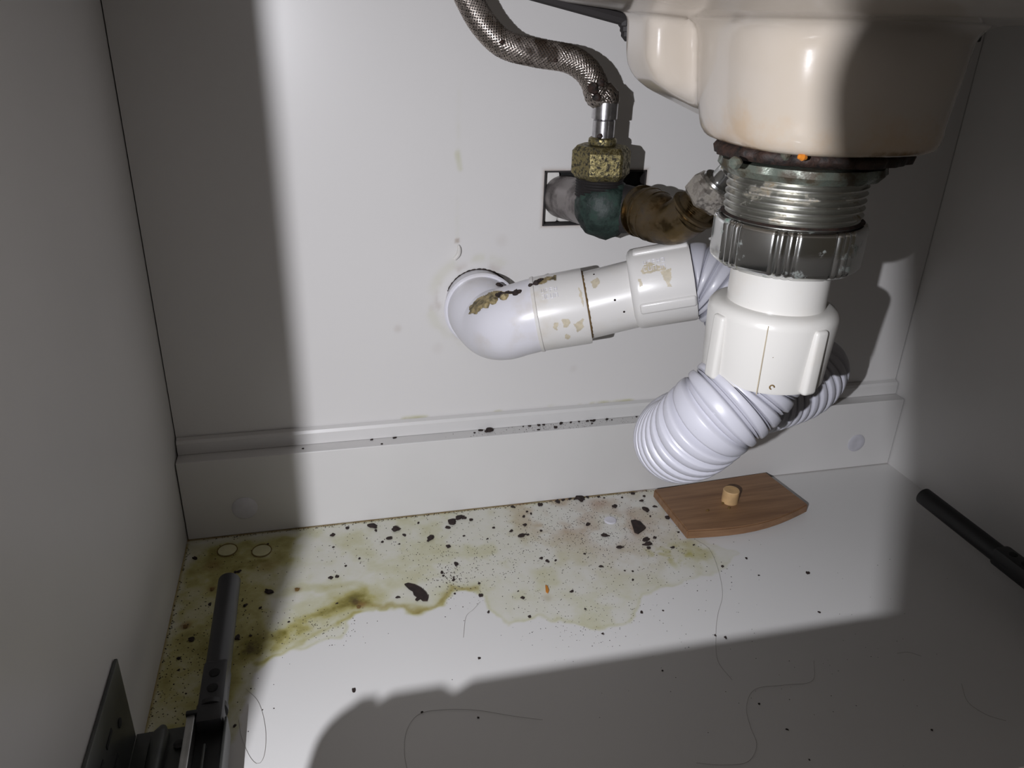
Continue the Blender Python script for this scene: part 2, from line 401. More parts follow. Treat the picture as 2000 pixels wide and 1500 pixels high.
H0 = at(1064, 333, 1, 0); H1 = at(1254, 437, 1, 0)
hole = (round(H0.x, 3), round(H1.x, 3), round(H1.z, 3), round(H0.z, 3))
def wall_stain(X, Z):
    n = fbm(X, Z, 50); n2 = fbm(X+5, Z, 120); z = np.zeros_like(X)
    def p(px, py): q = at(px, py, 1, 0); return q.x, q.z
    drip = np.exp(-(line_dist(X, Z, [p(897, 150), p(895, 300), p(893, 470)])/.0022)**2)*.05*sm(n, .25, .7)
    drip += np.exp(-(line_dist(X, Z, [p(893, 300), p(899, 330)])/.0018)**2)*.12
    c = p(930, 590); rr = np.hypot(X-c[0], Z-c[1])
    ring = np.exp(-((rr-.031)/.005)**2)*.07*sm(n, .35, .7)
    br = np.exp(-((rr-.026)/.0028)**2)*.25*sm(n2, .45, .75)
    for (px, py, s_, a_) in [(777, 642, .004, .16), (893, 470, .0025, .5), (845, 600, .004, .12), (1120, 720, .004, .10), (980, 470, .006, .10), (855, 680, .006, .08), (1300, 835, .006, .05)]:
        q = p(px, py); br = np.maximum(br, (1-sm(np.hypot(X-q[0], Z-q[1]), s_*.2, s_))*a_)
    base = np.exp(-((Z-.0725)/.0016)**2)*.22*sm(n, .45, .7)*(X > .15)*(X < .36)
    hz = np.maximum(np.maximum(hole[0]-X, X-hole[1]), np.maximum(hole[2]-Z, Z-hole[3]))
    br = br+np.exp(-(np.maximum(hz, 0)/.0012)**2)*.5
    br = br+base*.4
    return np.clip(drip+ring+base, 0, 1), np.clip(br, 0, 1), z
us = np.concatenate([np.linspace(.0006, hole[0], 170, endpoint=False), np.linspace(hole[0], hole[1], 50, endpoint=False), np.linspace(hole[1], W-.0006, 165)])
vs = np.concatenate([np.linspace(.0, hole[2], 140, endpoint=False), np.linspace(hole[2], hole[3], 26, endpoint=False), np.linspace(hole[3], TOP, 95)])
wb = grid_obj('wall_back', us, vs, lambda u, v: np.stack([u, np.zeros_like(u), v], -1), M['wall'], hole=hole, stain=wall_stain)
tag(wb, kind='structure')
# rear skin of the panel with the same cut-out
g = G()
for a, b in (((.0006, .001, 0), (hole[0], .004, TOP)), ((hole[1], .001, 0), (W-.0006, .004, TOP)),
             ((hole[0], .001, 0), (hole[1], .004, hole[2])), ((hole[0], .001, hole[3]), (hole[1], .004, TOP))): g.box(a, b)
g.obj('panel_core', M['black'], wb, False)
wl = G().box((-.016, -DEPTH, -.016), (0, .03, TOP), 0).obj('wall_left', M['board'], None, False); tag(wl, kind='structure')
wr = G().box((W, -DEPTH, -.016), (W+.016, .03, TOP), 0).obj('wall_right', M['board'], None, False); tag(wr, kind='structure')
fb = G().box((0, -DEPTH, -.016), (W, .03, -.0003)).obj('floor_board', M['board'], floor, False)
wh = G().box((0, .0165, 0), (W, .03, TOP)).obj('wall_rear', M['plaster'], None, False); tag(wh, kind='structure')
# back rail and the strip standing on it
rail = G().box((.0007, -RAIL_T, .0004), (W-.0007, -.0006, RAIL_H), .0005).obj('trim_1', M['board'], None, False); tag(rail, kind='structure')
strip = G()
poly = [(-.0006, RAIL_H+.0003), (-.0048, RAIL_H+.0003), (-.0048, .0692), (-.0038, .0712), (-.0006, .0722)]
bm = poly_prism(poly, .001, W-.001); strip.bm(bm, Matrix(((0, 0, 1, 0), (1, 0, 0, 0), (0, 1, 0, 0), (0, 0, 0, 1))))
st = strip.obj('trim_2', M['board'], None, False); tag(st, kind='structure')
# dark dirt line where the strip meets the rail


# ------------------------------------------------------------------ hole in the back panel
t = thing('pipe_cutout_box', 'black-edged rectangular cut-out in the back panel around the corroded valve', 'wall hole', (hole[0], 0, hole[2]))
g = G(); e = .0011
for a, b in (((hole[0], -.0008, hole[2]), (hole[0]+e, .012, hole[3])), ((hole[1]-e, -.0008, hole[2]), (hole[1], .012, hole[3])),
             ((hole[0], -.0008, hole[2]), (hole[1], .012, hole[2]+e)), ((hole[0], -.0008, hole[3]-e), (hole[1], .012, hole[3]))): g.box(a, b, .0003)
g.obj('cut_edge', M['rubber'], t)
g = G(); g.box((hole[0]+.001, .010, hole[2]+.001), (hole[1]-.001, .0135, hole[3]-.001)); g.obj('backing', M['black'], t, False)  # black sheet stands in for the shade inside the cut-out
g = G(); g.box((hole[0]+.0012, .004, hole[2]+.0012), (hole[0]+.012, .0098, hole[3]-.0012), .002); g.box((hole[0]+.012, .004, hole[2]+.0012), (hole[0]+.045, .0098, hole[2]+.0075), .002)
g.obj('filler_bead', M['sealant'], t)

# ------------------------------------------------------------------ sink
DX, DY = .2835, -.225
def rrect(cx, cy, hx, hy, z, n=56, p=3.2):
    o = []
    for k in range(n):
        th = 2*math.pi*k/n; c, s_ = math.cos(th), math.sin(th)
        o.append((cx+hx*math.copysign(abs(c)**(2/p), c), cy+hy*math.copysign(abs(s_)**(2/p), s_), z))
    return o
def loft(secs):
    v = []; f = []; n = len(secs[0])
    for s_ in secs: v += s_
    for i in range(len(secs)-1):
        for k in range(n):
            k2 = (k+1) % n; f.append((i*n+k, i*n+k2, (i+1)*n+k2, (i+1)*n+k))
    f.append(tuple(range(n))[::-1]); f.append(tuple((len(secs)-1)*n+k for k in range(n)))
    return v, f
sink = thing('sink', 'white ceramic washbasin underside with square bottom and side overflow lobe', 'sink', (DX, DY, .40))
g = G()
secs = [rrect(.2865, -.226, .030, .030, .2908, p=2.6), rrect(.2870, -.226, .0372, .0372, .2916, p=2.8), rrect(.2872, -.225, .0395, .0395, .2955, p=2.8), rrect(.287, -.224, .0408, .0408, .302, p=2.6),
        rrect(.2875, -.223, .0425, .0425, .315, p=2.6), rrect(.2878, -.222, .0436, .0436, .3265, p=2.6), rrect(.2878, -.222, .0448, .0448, .3308, p=2.6), rrect(.289, -.221, .049, .049, .3330, p=2.5),
        rrect(.295, -.215, .075, .070, .3345, p=2.3), rrect(.295, -.210, .100, .085, .3372, p=2.2), rrect(.293, -.207, .130, .105, .3435, p=2.2), rrect(.29, -.205, .18, .14, .358, p=2.2), rrect(.285, -.205, .23, .165, .386, p=2.3)]
g.add(*loft(secs))
bl = [at(px, py, 1, -.170) for px, py in ((1219, 30), (1219, 130), (1250, 168), (1385, 236))]
poly = [(bl[0].x, .345), (bl[1].x, bl[1].z), (bl[2].x, bl[2].z), (bl[3].x, bl[3].z), (.30, bl[3].z), (.30, .345)]
bm = poly_prism([(x, z) for x, z in poly], .166, .197, Matrix(((1, 0, 0, 0), (0, 0, -1, 0), (0, 1, 0, 0), (0, 0, 0, 1))))
bmesh.ops.bevel(bm, geom=bm.edges[:], offset=.006, segments=3, affect='EDGES', profile=.5)
g.bm(bm)
g.box((-.012, -DEPTH-.01, TOP+.0005), (W+.012, .025, .402), .004)
basin = g.obj('basin', M['ceramic'], sink, True, 0)
md = basin.modifiers.new('remesh', 'REMESH'); md.mode = 'VOXEL'; md.voxel_size = .0016; md.use_smooth_shade = True
md = basin.modifiers.new('smooth', 'SMOOTH'); md.factor = .5; md.iterations = 5

edge_strip = thing('sink_dark_strip', 'dark strip under the left edge of the sink, ending at the overflow lobe', 'bracket', at(1226, 48, 1, -.150))  # plain dark tube following the basin's left lower edge
p0, p1 = at(1235, 42, 1, -.150), at(1040, -12, 1, -.150)
g = G(); d = (p1-p0); g.sweep([p0, p0.lerp(p1, .5), p1, p1+d*1.0], .0026, 8)
for (px, py) in ((1219, 45), (1222, 56), (1224, 66)): g.lathe([(-.003, .0006), (-.001, .0026), (.001, .0026), (.003, .0006)], at(px, py, 1, -.150), (0, 0, 1), 8)
g.obj('strip', M['rubber'], edge_strip, True)
q = at(1905, 64, 1, -.20)
g = G().box(q+Vector((-.0022, -.003, -.0035)), q+Vector((.0012, .003, .012)), .0006)
o = g.obj('sink_clip', M['blackplastic'], None); tag(o, 'tiny black clip under the right edge of the sink near the right wall', 'clip')

# ------------------------------------------------------------------ sink drain
dr = thing('sink_drain', 'chrome threaded drain tail with fluted ring nut under the sink', 'drain', (DX, DY, .289))
g = G()
VIEW = math.atan2(CAM.y-DY, CAM.x-DX)
def ring_noise(seed, amp):
    r_ = random.Random(seed); ph = [r_.uniform(0, 6.28) for _ in range(6)]
    return lambda th, t: 1+amp*sum(math.sin((k+2)*th+ph[k])/(1+k*.3) for k in range(6))/3
g.lathe([(0, .0295), (.0008, .0345), (.0035, .0352), (.0055, .0335), (.0062, .02)], (DX+.003, DY, .2860), (0, 0, 1), 240, lambda th, t: (1-.10*math.exp(-(((th-VIEW+math.pi) % (2*math.pi)-math.pi-.15)/.55)**2))*ring_noise(3, .06)(th, t)*(1+.012*math.sin(17*th)+.010*math.sin(29*th+2)))
g.obj('gasket', M['crud'], dr, True, 0)
g = G(); g.lathe([(0, .0250), (.0005, .0282), (.003, .0305), (.0055, .0300), (.006, .02)], (DX, DY, .2798), (0, 0, 1), 120, lambda th, t: ring_noise(9, .05)(th, t)*(1+.012*math.sin(19*th+t*300))); g.obj('putty_flange', M['putty'], dr)
prof = []; z = .252
while z < .2812:
    prof += [(z, .0247), (z+.0010, .0262), (z+.0016, .0262), (z+.0026, .0247)]; z += .0027
g = G(); g.lathe(prof, (DX, DY, 0), (0, 0, 1), 96); o = g.obj('threaded_tail', M['thread'], dr, True, 50)
VIEW = math.atan2(CAM.y-DY, CAM.x-DX)
def flute(th, t):
    a = math.degrees(th-VIEW+math.radians(22)) % 45; a = a-45 if a > 22.5 else a
    if abs(a) < 12.5: return 1.0-.010*(1-(a/12.5)**2)
    b = (abs(a)-12.5)/10.0
    return .965+.035*abs(math.cos(b*math.pi*1.5))**.8
g = G(); g.lathe([(0, .0205), (.0, .0262), (.0016, .0284), (.003, .0291), (.0165, .0291), (.0182, .0284), (.0186, .0272), (.0186, .0258)], (DX, DY, .2451), (0, 0, 1), 360, flute)
g.obj('ring_nut', M['chrome'], dr, True, 60)
g = G(); g.lathe([(0, .0260), (.0006, .0270), (.0011, .0260)], (DX, DY, .2638), (0, 0, 1), 90, ring_noise(5, .012)); g.obj('rust_ring', M['crud'], dr, True)['label'] = 'rusty dark ring above the chrome nut'
q = at(1567, 307, 1, DY-.0320); g = G(); g.lathe([(-.0019, .0002), (-.0015, .0008), (0, .0013), (.0015, .0008), (.0019, .0002)], q, (1, .1, -.15), 16); g.obj('amber_drop', M['amber'], dr)['label'] = 'amber droplet hanging on the flange'
for px, py, r_ in ((1535, 303, .0020), (1437, 318, .0024), (1655, 318, .003), (1625, 325, .0022)):
    q = at(px, py, 1, DY-.022); g = G(); g.lathe([(-r_, .0003), (-r_*.6, r_*.8), (0, r_), (r_*.6, r_*.7), (r_, .0003)], q, (1, .3, .2), 10, ring_noise(int(px), .2)); g.obj('crud_lump', M['crud'] if px > 1600 or px == 1420 else M['putty'], dr)

# ------------------------------------------------------------------ flexible waste hose with two couplings
hz = thing('flexible_waste_hose', 'white corrugated plastic waste hose looping from the drain to the wall pipe', 'waste hose', (DX, DY, .2))
axn = Vector((-.05, -.0, 1)).normalized()
g = G(); g.lathe([(0, .0202), (.0, .0196), (.022, .0196), (.022, .015)], (DX, DY, .2275), (0, 0, 1), 64); g.obj('tailpiece', M['nut_white'], hz)
NC = Vector((DX-.001, DY, .1975))
def nutbody(g, org, ax, L, R, ref, ribs, seg=96, taper=.0):
    g.lathe([(0, R*.80), (.0, R*(.985-taper)), (.0012, R*(1-taper)), (L-.005, R), (L-.0028, R*.99), (L-.001, R*.94), (L, R*.86), (L, R*.78)], org, ax, seg)
    ax = Vector(ax).normalized(); ref = Vector(ref); e1 = (ref-ax*ref.dot(ax)).normalized(); e2 = ax.cross(e1)
    for a in ribs:
        a = math.radians(a); n = e1*math.cos(a)+e2*math.sin(a); tt = ax.cross(n)
        bm = bmesh.new(); bmesh.ops.create_cube(bm, size=1)
        for v in bm.verts: v.co = Vector((v.co.x*.0042, v.co.y*(.0068), v.co.z*(L-.004)))
        bmesh.ops.bevel(bm, geom=bm.edges[:], offset=.0016, segments=3, affect='EDGES', profile=.5)
        mx = Matrix(((n.x, tt.x, ax.x, 0), (n.y, tt.y, ax.y, 0), (n.z, tt.z, ax.z, 0), (0, 0, 0, 1)))
        c = Vector(org)+n*(R-.0006)+ax*((L-.004)/2+.0002)
        g.bm(bm, Matrix.Translation(c) @ mx)
vdir = Vector((math.cos(VIEW), math.sin(VIEW), 0))
g = G(); nutbody(g, NC, (.02, 0, 1), .0315, .0262, vdir, (-47, 47, 133, -133), taper=.05); g.obj('coupling_nut', M['nut_white'], hz)
# moulding seam
s_ = vdir; g = G(); g.box((-.0002, -.0002, 0), (.0001, .0001, .029)); o = G()
for v in g.v: o.v.append(tuple(NC+vdir*.0259+Vector((v[0]-.0002*0, v[1], v[2]))))
o.f = g.f; o.obj('mould_seam', M['seam'], hz, False)
# brown ring mark on the nut
g = G(); th0 = VIEW+math.radians(12)
pts = [NC+Vector((math.cos(th0+.035*math.cos(a)), math.sin(th0+.035*math.cos(a)), 0))*.0256+Vector((0, 0, .0038+.0009*math.sin(a))) for a in [i*.5 for i in range(10)]]
g.sweep(pts, .00025, 6); g.obj('rust_mark', M['brown_flake'], hz)
# rear coupling on the horizontal pipe
A = at(1233, 566, 1, -.082); B = at(1352, 546, 1, -.094); axh = (B-A).normalized(); LH = (B-A).length
upref = Vector((0, -.55, .83))
g = G(); nutbody(g, B, -axh, LH, .0238, upref, (22, 112, 202, 292), taper=.0)
g.obj('coupling_nut', M['pvc'], hz)['label'] = 'ribbed white coupling on the wall pipe, brown-stained'
# raised moulded marks on top of the rear coupling
def mould_marks(name, P0, ax, R, nrm, parent, mat, n=5, rows=2, h=.0026, w=.0022):
    g = G(); ax = ax.normalized(); nrm = (nrm-ax*nrm.dot(ax)).normalized(); rr = random.Random(4)
    tn = ax.cross(nrm)
    for r_ in range(rows):
        for k in range(n):
            a = (r_-.5*(rows-1))*.0042/R; nn = nrm*math.cos(a)+tn*math.sin(a); t2 = ax.cross(nn)
            c = P0+ax*(k*w*1.15)+nn*(R+.0001)
            sides = [(-.5, -.5, -.5, .5), (-.5, .5, .5, .5), (.5, .5, .5, -.5), (-.5, 0, .5, 0), (-.5, -.5, .5, -.5)]
            for q in rr.sample(sides, 3):
                p = c+ax*(q[0]*w*.7)+t2*(q[1]*h); p2 = c+ax*(q[2]*w*.7)+t2*(q[3]*h); g.sweep([p, p2], .00022, 5)
    g.obj(name, mat, parent)
mould_marks('moulded_lettering', A+axh*.010, axh, .0238, Vector((-.25, -.62, .75)), bpy.data.objects['coupling_nut.001'], M['pvc_clean'])
# corrugated tube
P = [B-axh*.004, B+axh*.004, at(1398, 558, 1, -.101), at(1440, 600, 1, -.108), at(1500, 665, 1, -.110), at(1567, 716, 1, -.112), at(1588, 722, 1, -.120), at(1562, 752, 1, -.130),
     at(1495, 776, 1, -.136), at(1420, 794, 1, -.142), at(1362, 822, 1, -.154), at(1328, 842, 1, -.174), at(1322, 858, 1, -.196),
     at(1348, 850, 1, -.214), at(1392, 812, 1, -.225), at(1446, 766, 1, -.226), Vector((DX-.004, DY, .197)), Vector((DX-.001, DY, .208))]
PITCH_R = .0052
def corr(L):
    a = (L/PITCH_R) % 1.0
    if a < .58: return .0204+.0003*math.sin(a/.58*math.pi)
    b = (a-.58)/.42
    return .0204-.0028*(1-abs(2*((b*2) % 1)-1))**.7*(1 if b < .5 else .8)
g = G(); g.sweep(P, corr, 40, step=.00036); g.obj('corrugated_tube', M['flex'], hz, True, 75)

# ------------------------------------------------------------------ wall waste pipe with elbow
wp = thing('waste_pipe', 'white plastic waste elbow and pipe coming out of the back panel', 'pipe', at(935, 588, 1, 0))
S0 = at(934, 588, 1, 0)
E0 = at(938, 604, 1, -.024); E1 = at(968, 622, 1, -.050); E2 = at(1050, 614, 1, -.064); E3 = at(1146, 597, 1, -.073)
E4 = at(1236, 575, 1, -.081)
a2 = (E3-E2).normalized()
g = G(); g.lathe([(0, .0222), (.0225, .0222), (.0235, .0205)], S0+Vector((0, .001, 0)), (E0-S0+Vector((0, -.012, 0))), 64); g.obj('wall_socket', M['pvc_clean'], wp)
g = G(); ax1 = (E0-S0+Vector((0, -.012, 0))).normalized()
e0 = S0+ax1*.0225
g.sweep([e0, e0+ax1*.0015], lambda L: .0234, 64); 
g.lathe([(-.0008, .0222), (-.0008, .0238), (0, .0246), (.0016, .0246), (.0024, .0236), (.0024, .021)], e0, ax1, 72); g.obj('socket_rim', M['pvc_clean'], wp)
g = G()
path = [e0, e0+ax1*.006, at(952, 640, 1, -.050), at(985, 640, 1, -.063), at(1020, 627, 1, -.068), E2]
path = [e0, e0+ax1*.008, at(962, 631, 1, -.043), at(985, 633, 1, -.056), at(1015, 624, 1, -.062), at(1050, 614, 1, -.0655)]
path.append(path[-1]+(E3-path[-1]).normalized()*.006)
a2 = (E3-path[-2]).normalized()
g.sweep(path, .0222, 56, step=.0012); g.obj('elbow', M['pvc_clean'], wp)
g = G(); q = path[-2]; L2 = (E3-q).length
g.lathe([(-.0012, .0215), (-.001, .0229), (.0008, .0232), (.0012, .0226), (L2-.002, .0230), (L2-.0003, .0228), (L2, .0215), (L2, .0195)], q, a2, 72); g.obj('elbow_socket', M['pvc'], wp)
g = G(); g.lathe([(0, .0199), (.0, .0202), (.012, .0202), ((E4-E3).length+.006, .0202)], E3-a2*.002, (E4-E3), 64); g.obj('straight_pipe', M['pvc'], wp)
mould_marks('moulded_lettering', q+a2*.006, a2, .0229, Vector((-.35, -.62, .75)), bpy.data.objects['elbow_socket'], M['pvc_clean'], n=4)
from mathutils.bvhtree import BVHTree
def surf(o, px, py):
    if o.name not in _bvh: _bvh[o.name] = BVHTree.FromPolygons([v.co for v in o.data.vertices], [p.vertices[:] for p in o.data.polygons])
    d = (fwd + right*((px-1000)/F_PX) - up*((py-750)/F_PX)).normalized()
    h = _bvh[o.name].ray_cast(CAM, d); return (h[0], h[1]) if h[0] is not None and h[1].dot(d) < 0 else ((h[0], -h[1]) if h[0] is not None else (None, None))
_bvh = {}
def film(name, o, poly, mat, parent, lift=.00025, step=1.5, ragged=3, label=None):
    """thin crust lying on the surface of o inside an outline"""
    xs = np.arange(min(p[0] for p in poly), max(p[0] for p in poly)+step, step); ys = np.arange(min(p[1] for p in poly), max(p[1] for p in poly)+step, step)
    X, Y = np.meshgrid(xs, ys, indexing='ij'); ins = poly_sdf(X+(vnoise(X*.13, Y*.13)-.5)*ragged*2, Y+(vnoise(X*.13+9, Y*.13)-.5)*ragged*2, poly) < 0
    g = G(); idx = {}
    for i in range(len(xs)):
        for j in range(len(ys)):
            h, n = surf(o, xs[i], ys[j])
            if h is not None: idx[i, j] = len(g.v); g.v.append(tuple(h+n*lift*(1+.6*vnoise(np.array(xs[i]*.3), np.array(ys[j]*.3)))))
    for i in range(len(xs)-1):
        for j in range(len(ys)-1):
            k = [(i, j), (i, j+1), (i+1, j+1), (i+1, j)]
            if ins[i, j] and all(q in idx for q in k):
                c = [Vector(g.v[idx[q]]) for q in k]
                if max((c[a]-c[b]).length for a in range(4) for b in range(a)) < .006: g.f.append(tuple(idx[q] for q in k))
    used = sorted({a for f in g.f for a in f}); m = {a: b for b, a in enumerate(used)}
    g.v = [g.v[a] for a in used]; g.f = [tuple(m[a] for a in f) for f in g.f]
    if g.f:
        o2 = g.obj(name, mat, parent, True, 0)
        if label: o2['label'] = label
bo = bpy.data.objects
film('slime_crust', bo['elbow'], [(914, 612), (922, 592), (940, 578), (965, 570), (990, 568), (1012, 566), (1018, 572), (985, 578), (960, 588), (940, 602), (926, 614)], M['residue'], wp, label='olive-brown slime in the crook of the elbow')
film('slime_crust', bo['elbow'], [(968, 574), (990, 569), (1012, 566), (1016, 571), (990, 577), (972, 582)], M['flake'], wp, lift=.0005)
es = bo['elbow_socket']
film('slime_crust', es, [(1046, 548), (1060, 542), (1084, 538), (1086, 546), (1060, 552), (1048, 556)], M['residue'], wp)
for q_ in ([(1096, 625), (1108, 620), (1114, 632), (1102, 640)], [(1120, 632), (1138, 622), (1140, 640), (1126, 648)], [(1104, 652), (1114, 654), (1110, 662), (1102, 660)], [(1128, 560), (1136, 570), (1140, 600), (1134, 590)], [(1082, 632), (1090, 630), (1088, 645), (1080, 640)]):
    film('stain_crust', es, q_, M['stainfilm'], wp, lift=.00008, step=1.5, ragged=2)
cn = bo['coupling_nut.001']
for q_ in ([(1250, 528), (1262, 510), (1296, 520), (1300, 526), (1256, 536)], [(1290, 530), (1308, 524), (1312, 540), (1306, 552), (1314, 560), (1304, 560), (1296, 545)], [(1246, 545), (1252, 545), (1254, 560), (1248, 560)]):
    film('stain_crust', cn, q_, M['stainfilm'], hz, lift=.00008, step=1.5, ragged=2)
film('stain_crust', bo['straight_pipe'], [(1152, 548), (1166, 542), (1172, 555), (1160, 562)], M['stainfilm'], wp, lift=.00008, step=1.5)
for px, py, s_ in ((1201, 586, .0007), (1219, 609, .0007), (1160, 536, .0006)):
    h, n = surf(bo['straight_pipe'], px, py)
    if h is not None: g = G(); g.lathe([(-s_*.4, s_), (0, s_), (s_*.6, s_*.5)], h, n, 8); g.obj('dirt_dot', M['flake'], wp)
# dirt lodged in the joints
def dirt_line(pts, r_, name, parent, mat, label=None):
    g = G(); rr = random.Random(len(pts)); P_, _ = resample(pts, .0012)
    g.sweep(P_, lambda L: r_*(.5+.8*abs(math.sin(L*900))+.4*abs(math.sin(L*370))), 6); o = g.obj(name, mat, parent)
    if label: o['label'] = label
def ringpts(c, ax, R, a0, a1, n=14, ref=(0, 0, 1)):
    ax = Vector(ax).normalized(); e1 = (Vector(ref)-ax*Vector(ref).dot(ax)).normalized(); e2 = ax.cross(e1)
    return [Vector(c)+e1*(R*math.cos(a0+(a1-a0)*i/n))+e2*(R*math.sin(a0+(a1-a0)*i/n)) for i in range(n+1)]
dirt_line(ringpts(S0+Vector((0, -.0008, 0)), (0, -1, 0), .0224, -1.8, 1.2), .0006, 'joint_dirt', wp, M['flake'])
dirt_line(ringpts(E3+a2*.0002, a2, .0206, -2.4, 2.4), .0005, 'joint_dirt', wp, M['brown_flake'])
# black crumbs and slime in the crook of the elbow
for px, py, dpt, r_, m in ((1048, 553, -.066, .0020, 'flake'), (1053, 550, -.064, .0016, 'flake'), (1036, 557, -.066, .0013, 'flake'), (1008, 573, -.058, .0020, 'flake'), (1014, 570, -.056, .0015, 'flake'), (973, 557, -.036, .0018, 'flake'),
                           (978, 559, -.036, .0014, 'flake'), (1058, 547, -.062, .0012, 'flake'), (985, 580, -.050, .0026, 'residue'), (965, 588, -.0530, .0026, 'residue'), (950, 596, -.053, .0024, 'residue')):
    h = None
    for nm in ('elbow_socket', 'elbow', 'wall_socket'):
        h, _n = surf(bo[nm], px, py)
        if h is not None: break
    c = h if h is not None else at(px, py, 1, dpt)
    g = G(); g.lathe([(-r_*1.1, r_*.2), (-r_*.6, r_*.8), (0, r_), (r_*.8, r_*.7), (r_*1.3, r_*.1)], c, (1, .1, .3), 9, ring_noise(px, .3)); g.obj('crook_grime', M[m], wp)

# sealant run and droplets on the wall above the elbow
g = G(); g.sweep([at(895, 478, 1, -.0012), at(897, 487, 1, -.0018), at(895, 497, 1, -.0016), at(888, 506, 1, -.0008)], lambda L: .0004+.0011*math.sin(min(1, L/.013)*math.pi)**.5, 10, step=.0008)
tag(g.obj('sealant_drip', M['sealant'], None), 'glossy white sealant drip on the back panel above the pipe elbow', 'sealant drip')
g = G(); g.sweep(ringpts(S0+Vector((-.001, -.0006, 0)), (0, -1, 0), .0262, -2.4, -1.0, ref=(0, 0, 1)), .0009, 8)
tag(g.obj('sealant_bead', M['sealant'], None), 'thin white sealant bead on the wall left of the waste elbow', 'sealant bead')

# ------------------------------------------------------------------ valve, braided hose, brass elbow
VG = at(1178, 404, 1, -.055)
vv = thing('angle_valve', 'green-corroded brass valve body on the stub of pipe at the cut-out', 'valve', VG)
s0 = at(1098, 384, 1, .004)
g = G(); g.sweep([s0, s0.lerp(VG, .55), VG], lambda L: .0138, 40); g.obj('wall_stub', M['oldpipe'], vv)
def lumpy(g, c, ax, R, L, seed, seg=40, n=14, amp=.05):
    prof = [(-L+2*L*i/n, R*(math.sin(math.pi*(i+.35)/(n+.7)))**.55) for i in range(n+1)]
    g.lathe(prof, c, ax, seg, lambda th, t: ring_noise(seed, amp)(th+t*40, t)*(1+amp*.3*math.sin(9*th+t*900)+amp*.25*math.sin(17*th-t*1300)))
ax_s = (VG-s0).normalized()
g = G(); lumpy(g, VG+ax_s*.001, ax_s+Vector((.5, 0, 0)), .0186, .0175, 5, amp=.08); g.obj('valve_body', M['verdigris'], vv)
BR0 = at(1250, 412, 1, -.066)
g = G(); g.sweep([VG+Vector((.004, 0, 0)), VG.lerp(BR0, .6), BR0], lambda L: .0142 if L < .012 else .0128, 32); g.obj('side_port', M['rubber'], vv)
g = G(); ztop = at(1171, 352, 1, -.055)
NB = Vector((ztop.x, -.055, at(1171, 350, 1, -.055).z)); prof = []; zz = NB.z-.010
while zz < NB.z-.0004: prof += [(zz, .0132), (zz+.0008, .0142), (zz+.0014, .0132)]; zz += .0016
g.lathe(prof, (NB.x, NB.y, 0), (0, 0, 1), 40); g.obj('threaded_port', M['rubber'], vv)

bh = thing('braided_hose', 'dirty braided steel supply hose curving down to the brass nut', 'hose', NB)
def hexnut(g, org, ax, L, R, rot=0, ref=None):
    n = 6; seg = 6
    ax = Vector(ax).normalized()
    def rf(th, t): return 1
    # hexagon outline with chamfered, nearly round ends
    N = 48
    def hexr(th): a = (th+rot) % (math.pi/3)-math.pi/6; return math.cos(math.pi/6)/math.cos(a)
    v = []; prof = [(0, 0), (0, .84), (.10, .93), (.17, 1.0), (.83, 1.0), (.90, .93), (1, .84), (1, 0)]
    g.lathe([(p*L, max(R*r_, 1e-4)) for p, r_ in prof], org, ax, N, lambda th, t: min(hexr(th), 1 if .12*L < t < .88*L else (.90 if t > .001 and t < L*.999 else .84)/(.93 if .001 < t < L*.999 else .84)), ref)
HB = NB+Vector((0, 0, .0022))
g = G(); hexnut(g, HB-Vector((0, 0, .0015)), (0, 0, 1), .0185, .0178, rot=math.radians(4), ref=vdir); g.obj('hex_nut', M['brassnut'], bh, True, 12)
zt = HB.z+.017
g = G(); g.lathe([(0, .0065), (.0006, .0080), (.0022, .0083), (.0038, .0080), (.0046, .0070), (.0046, .004)], (NB.x, NB.y, zt), (0, 0, 1), 40); g.obj('brass_collar', M['brassnut'], bh)
FZ0 = zt+.0042; 
g = G(); g.lathe([(0, .0056), (0, .0063), (.0095, .0063), (.0100, .0058), (.0104, .0064), (.0106, .0073), (.0195, .0073), (.0200, .0068), (.02, .005)], (NB.x, NB.y, FZ0), (0, 0, 1), 48); g.obj('ferrule', M['ferrule'], bh)
HP0 = Vector((NB.x, NB.y, FZ0+.0195))
HP = [HP0, HP0+Vector((0, 0, .003)), at(1168, 186, 1, -.055), at(1160, 160, 1, -.055), at(1142, 134, 1, -.054), at(1108, 114, 1, -.052), at(1045, 103, 1, -.050), at(985, 86, 1, -.047), at(945, 48, 1, -.044), at(918, 2, 1, -.042), at(896, -50, 1, -.042), at(880, -110, 1, -.042)]
RH = .0072
g = G(); g.sweep(HP, RH-.0007, 24, step=.002); g.obj('inner_tube', M['blackplastic'], bh)
Pb, Lb = resample(HP, .0009); Fb = frames(Pb); g = G(); NS = 20; pitch = .036
for sgn in (1, -1):
    for s in range(NS):
        for half in (-1, 1):
            v = []; f = []; n = 0
            for i, p in enumerate(Pb):
                L = Lb*i/(len(Pb)-1); th = sgn*2*math.pi*L/pitch+2*math.pi*s/NS
                # over-under weave
                k = math.cos(NS/2*(2*math.pi*L/pitch*2)/1.0*1.0+s*math.pi) * sgn
                rr_ = RH+.00022*k
                for w_ in (-.40, 0, .40):
                    t2 = th+(w_+half*.5*.0)*2*math.pi/NS*.78
                    rb = rr_+(.00022 if w_ == 0 else -.00008)
                    v.append(p+Fb[i][0]*(rb*math.cos(t2))+Fb[i][1]*(rb*math.sin(t2)))
                if i:
                    b = (i-1)*3
                    f += [(b, b+1, b+4, b+3), (b+1, b+2, b+5, b+4)] if sgn > 0 else [(b, b+3, b+4, b+1), (b+1, b+4, b+5, b+2)]
            if half == 1: g.add(v, f)
g.obj('steel_braid', M['braid'], bh, True, 0)
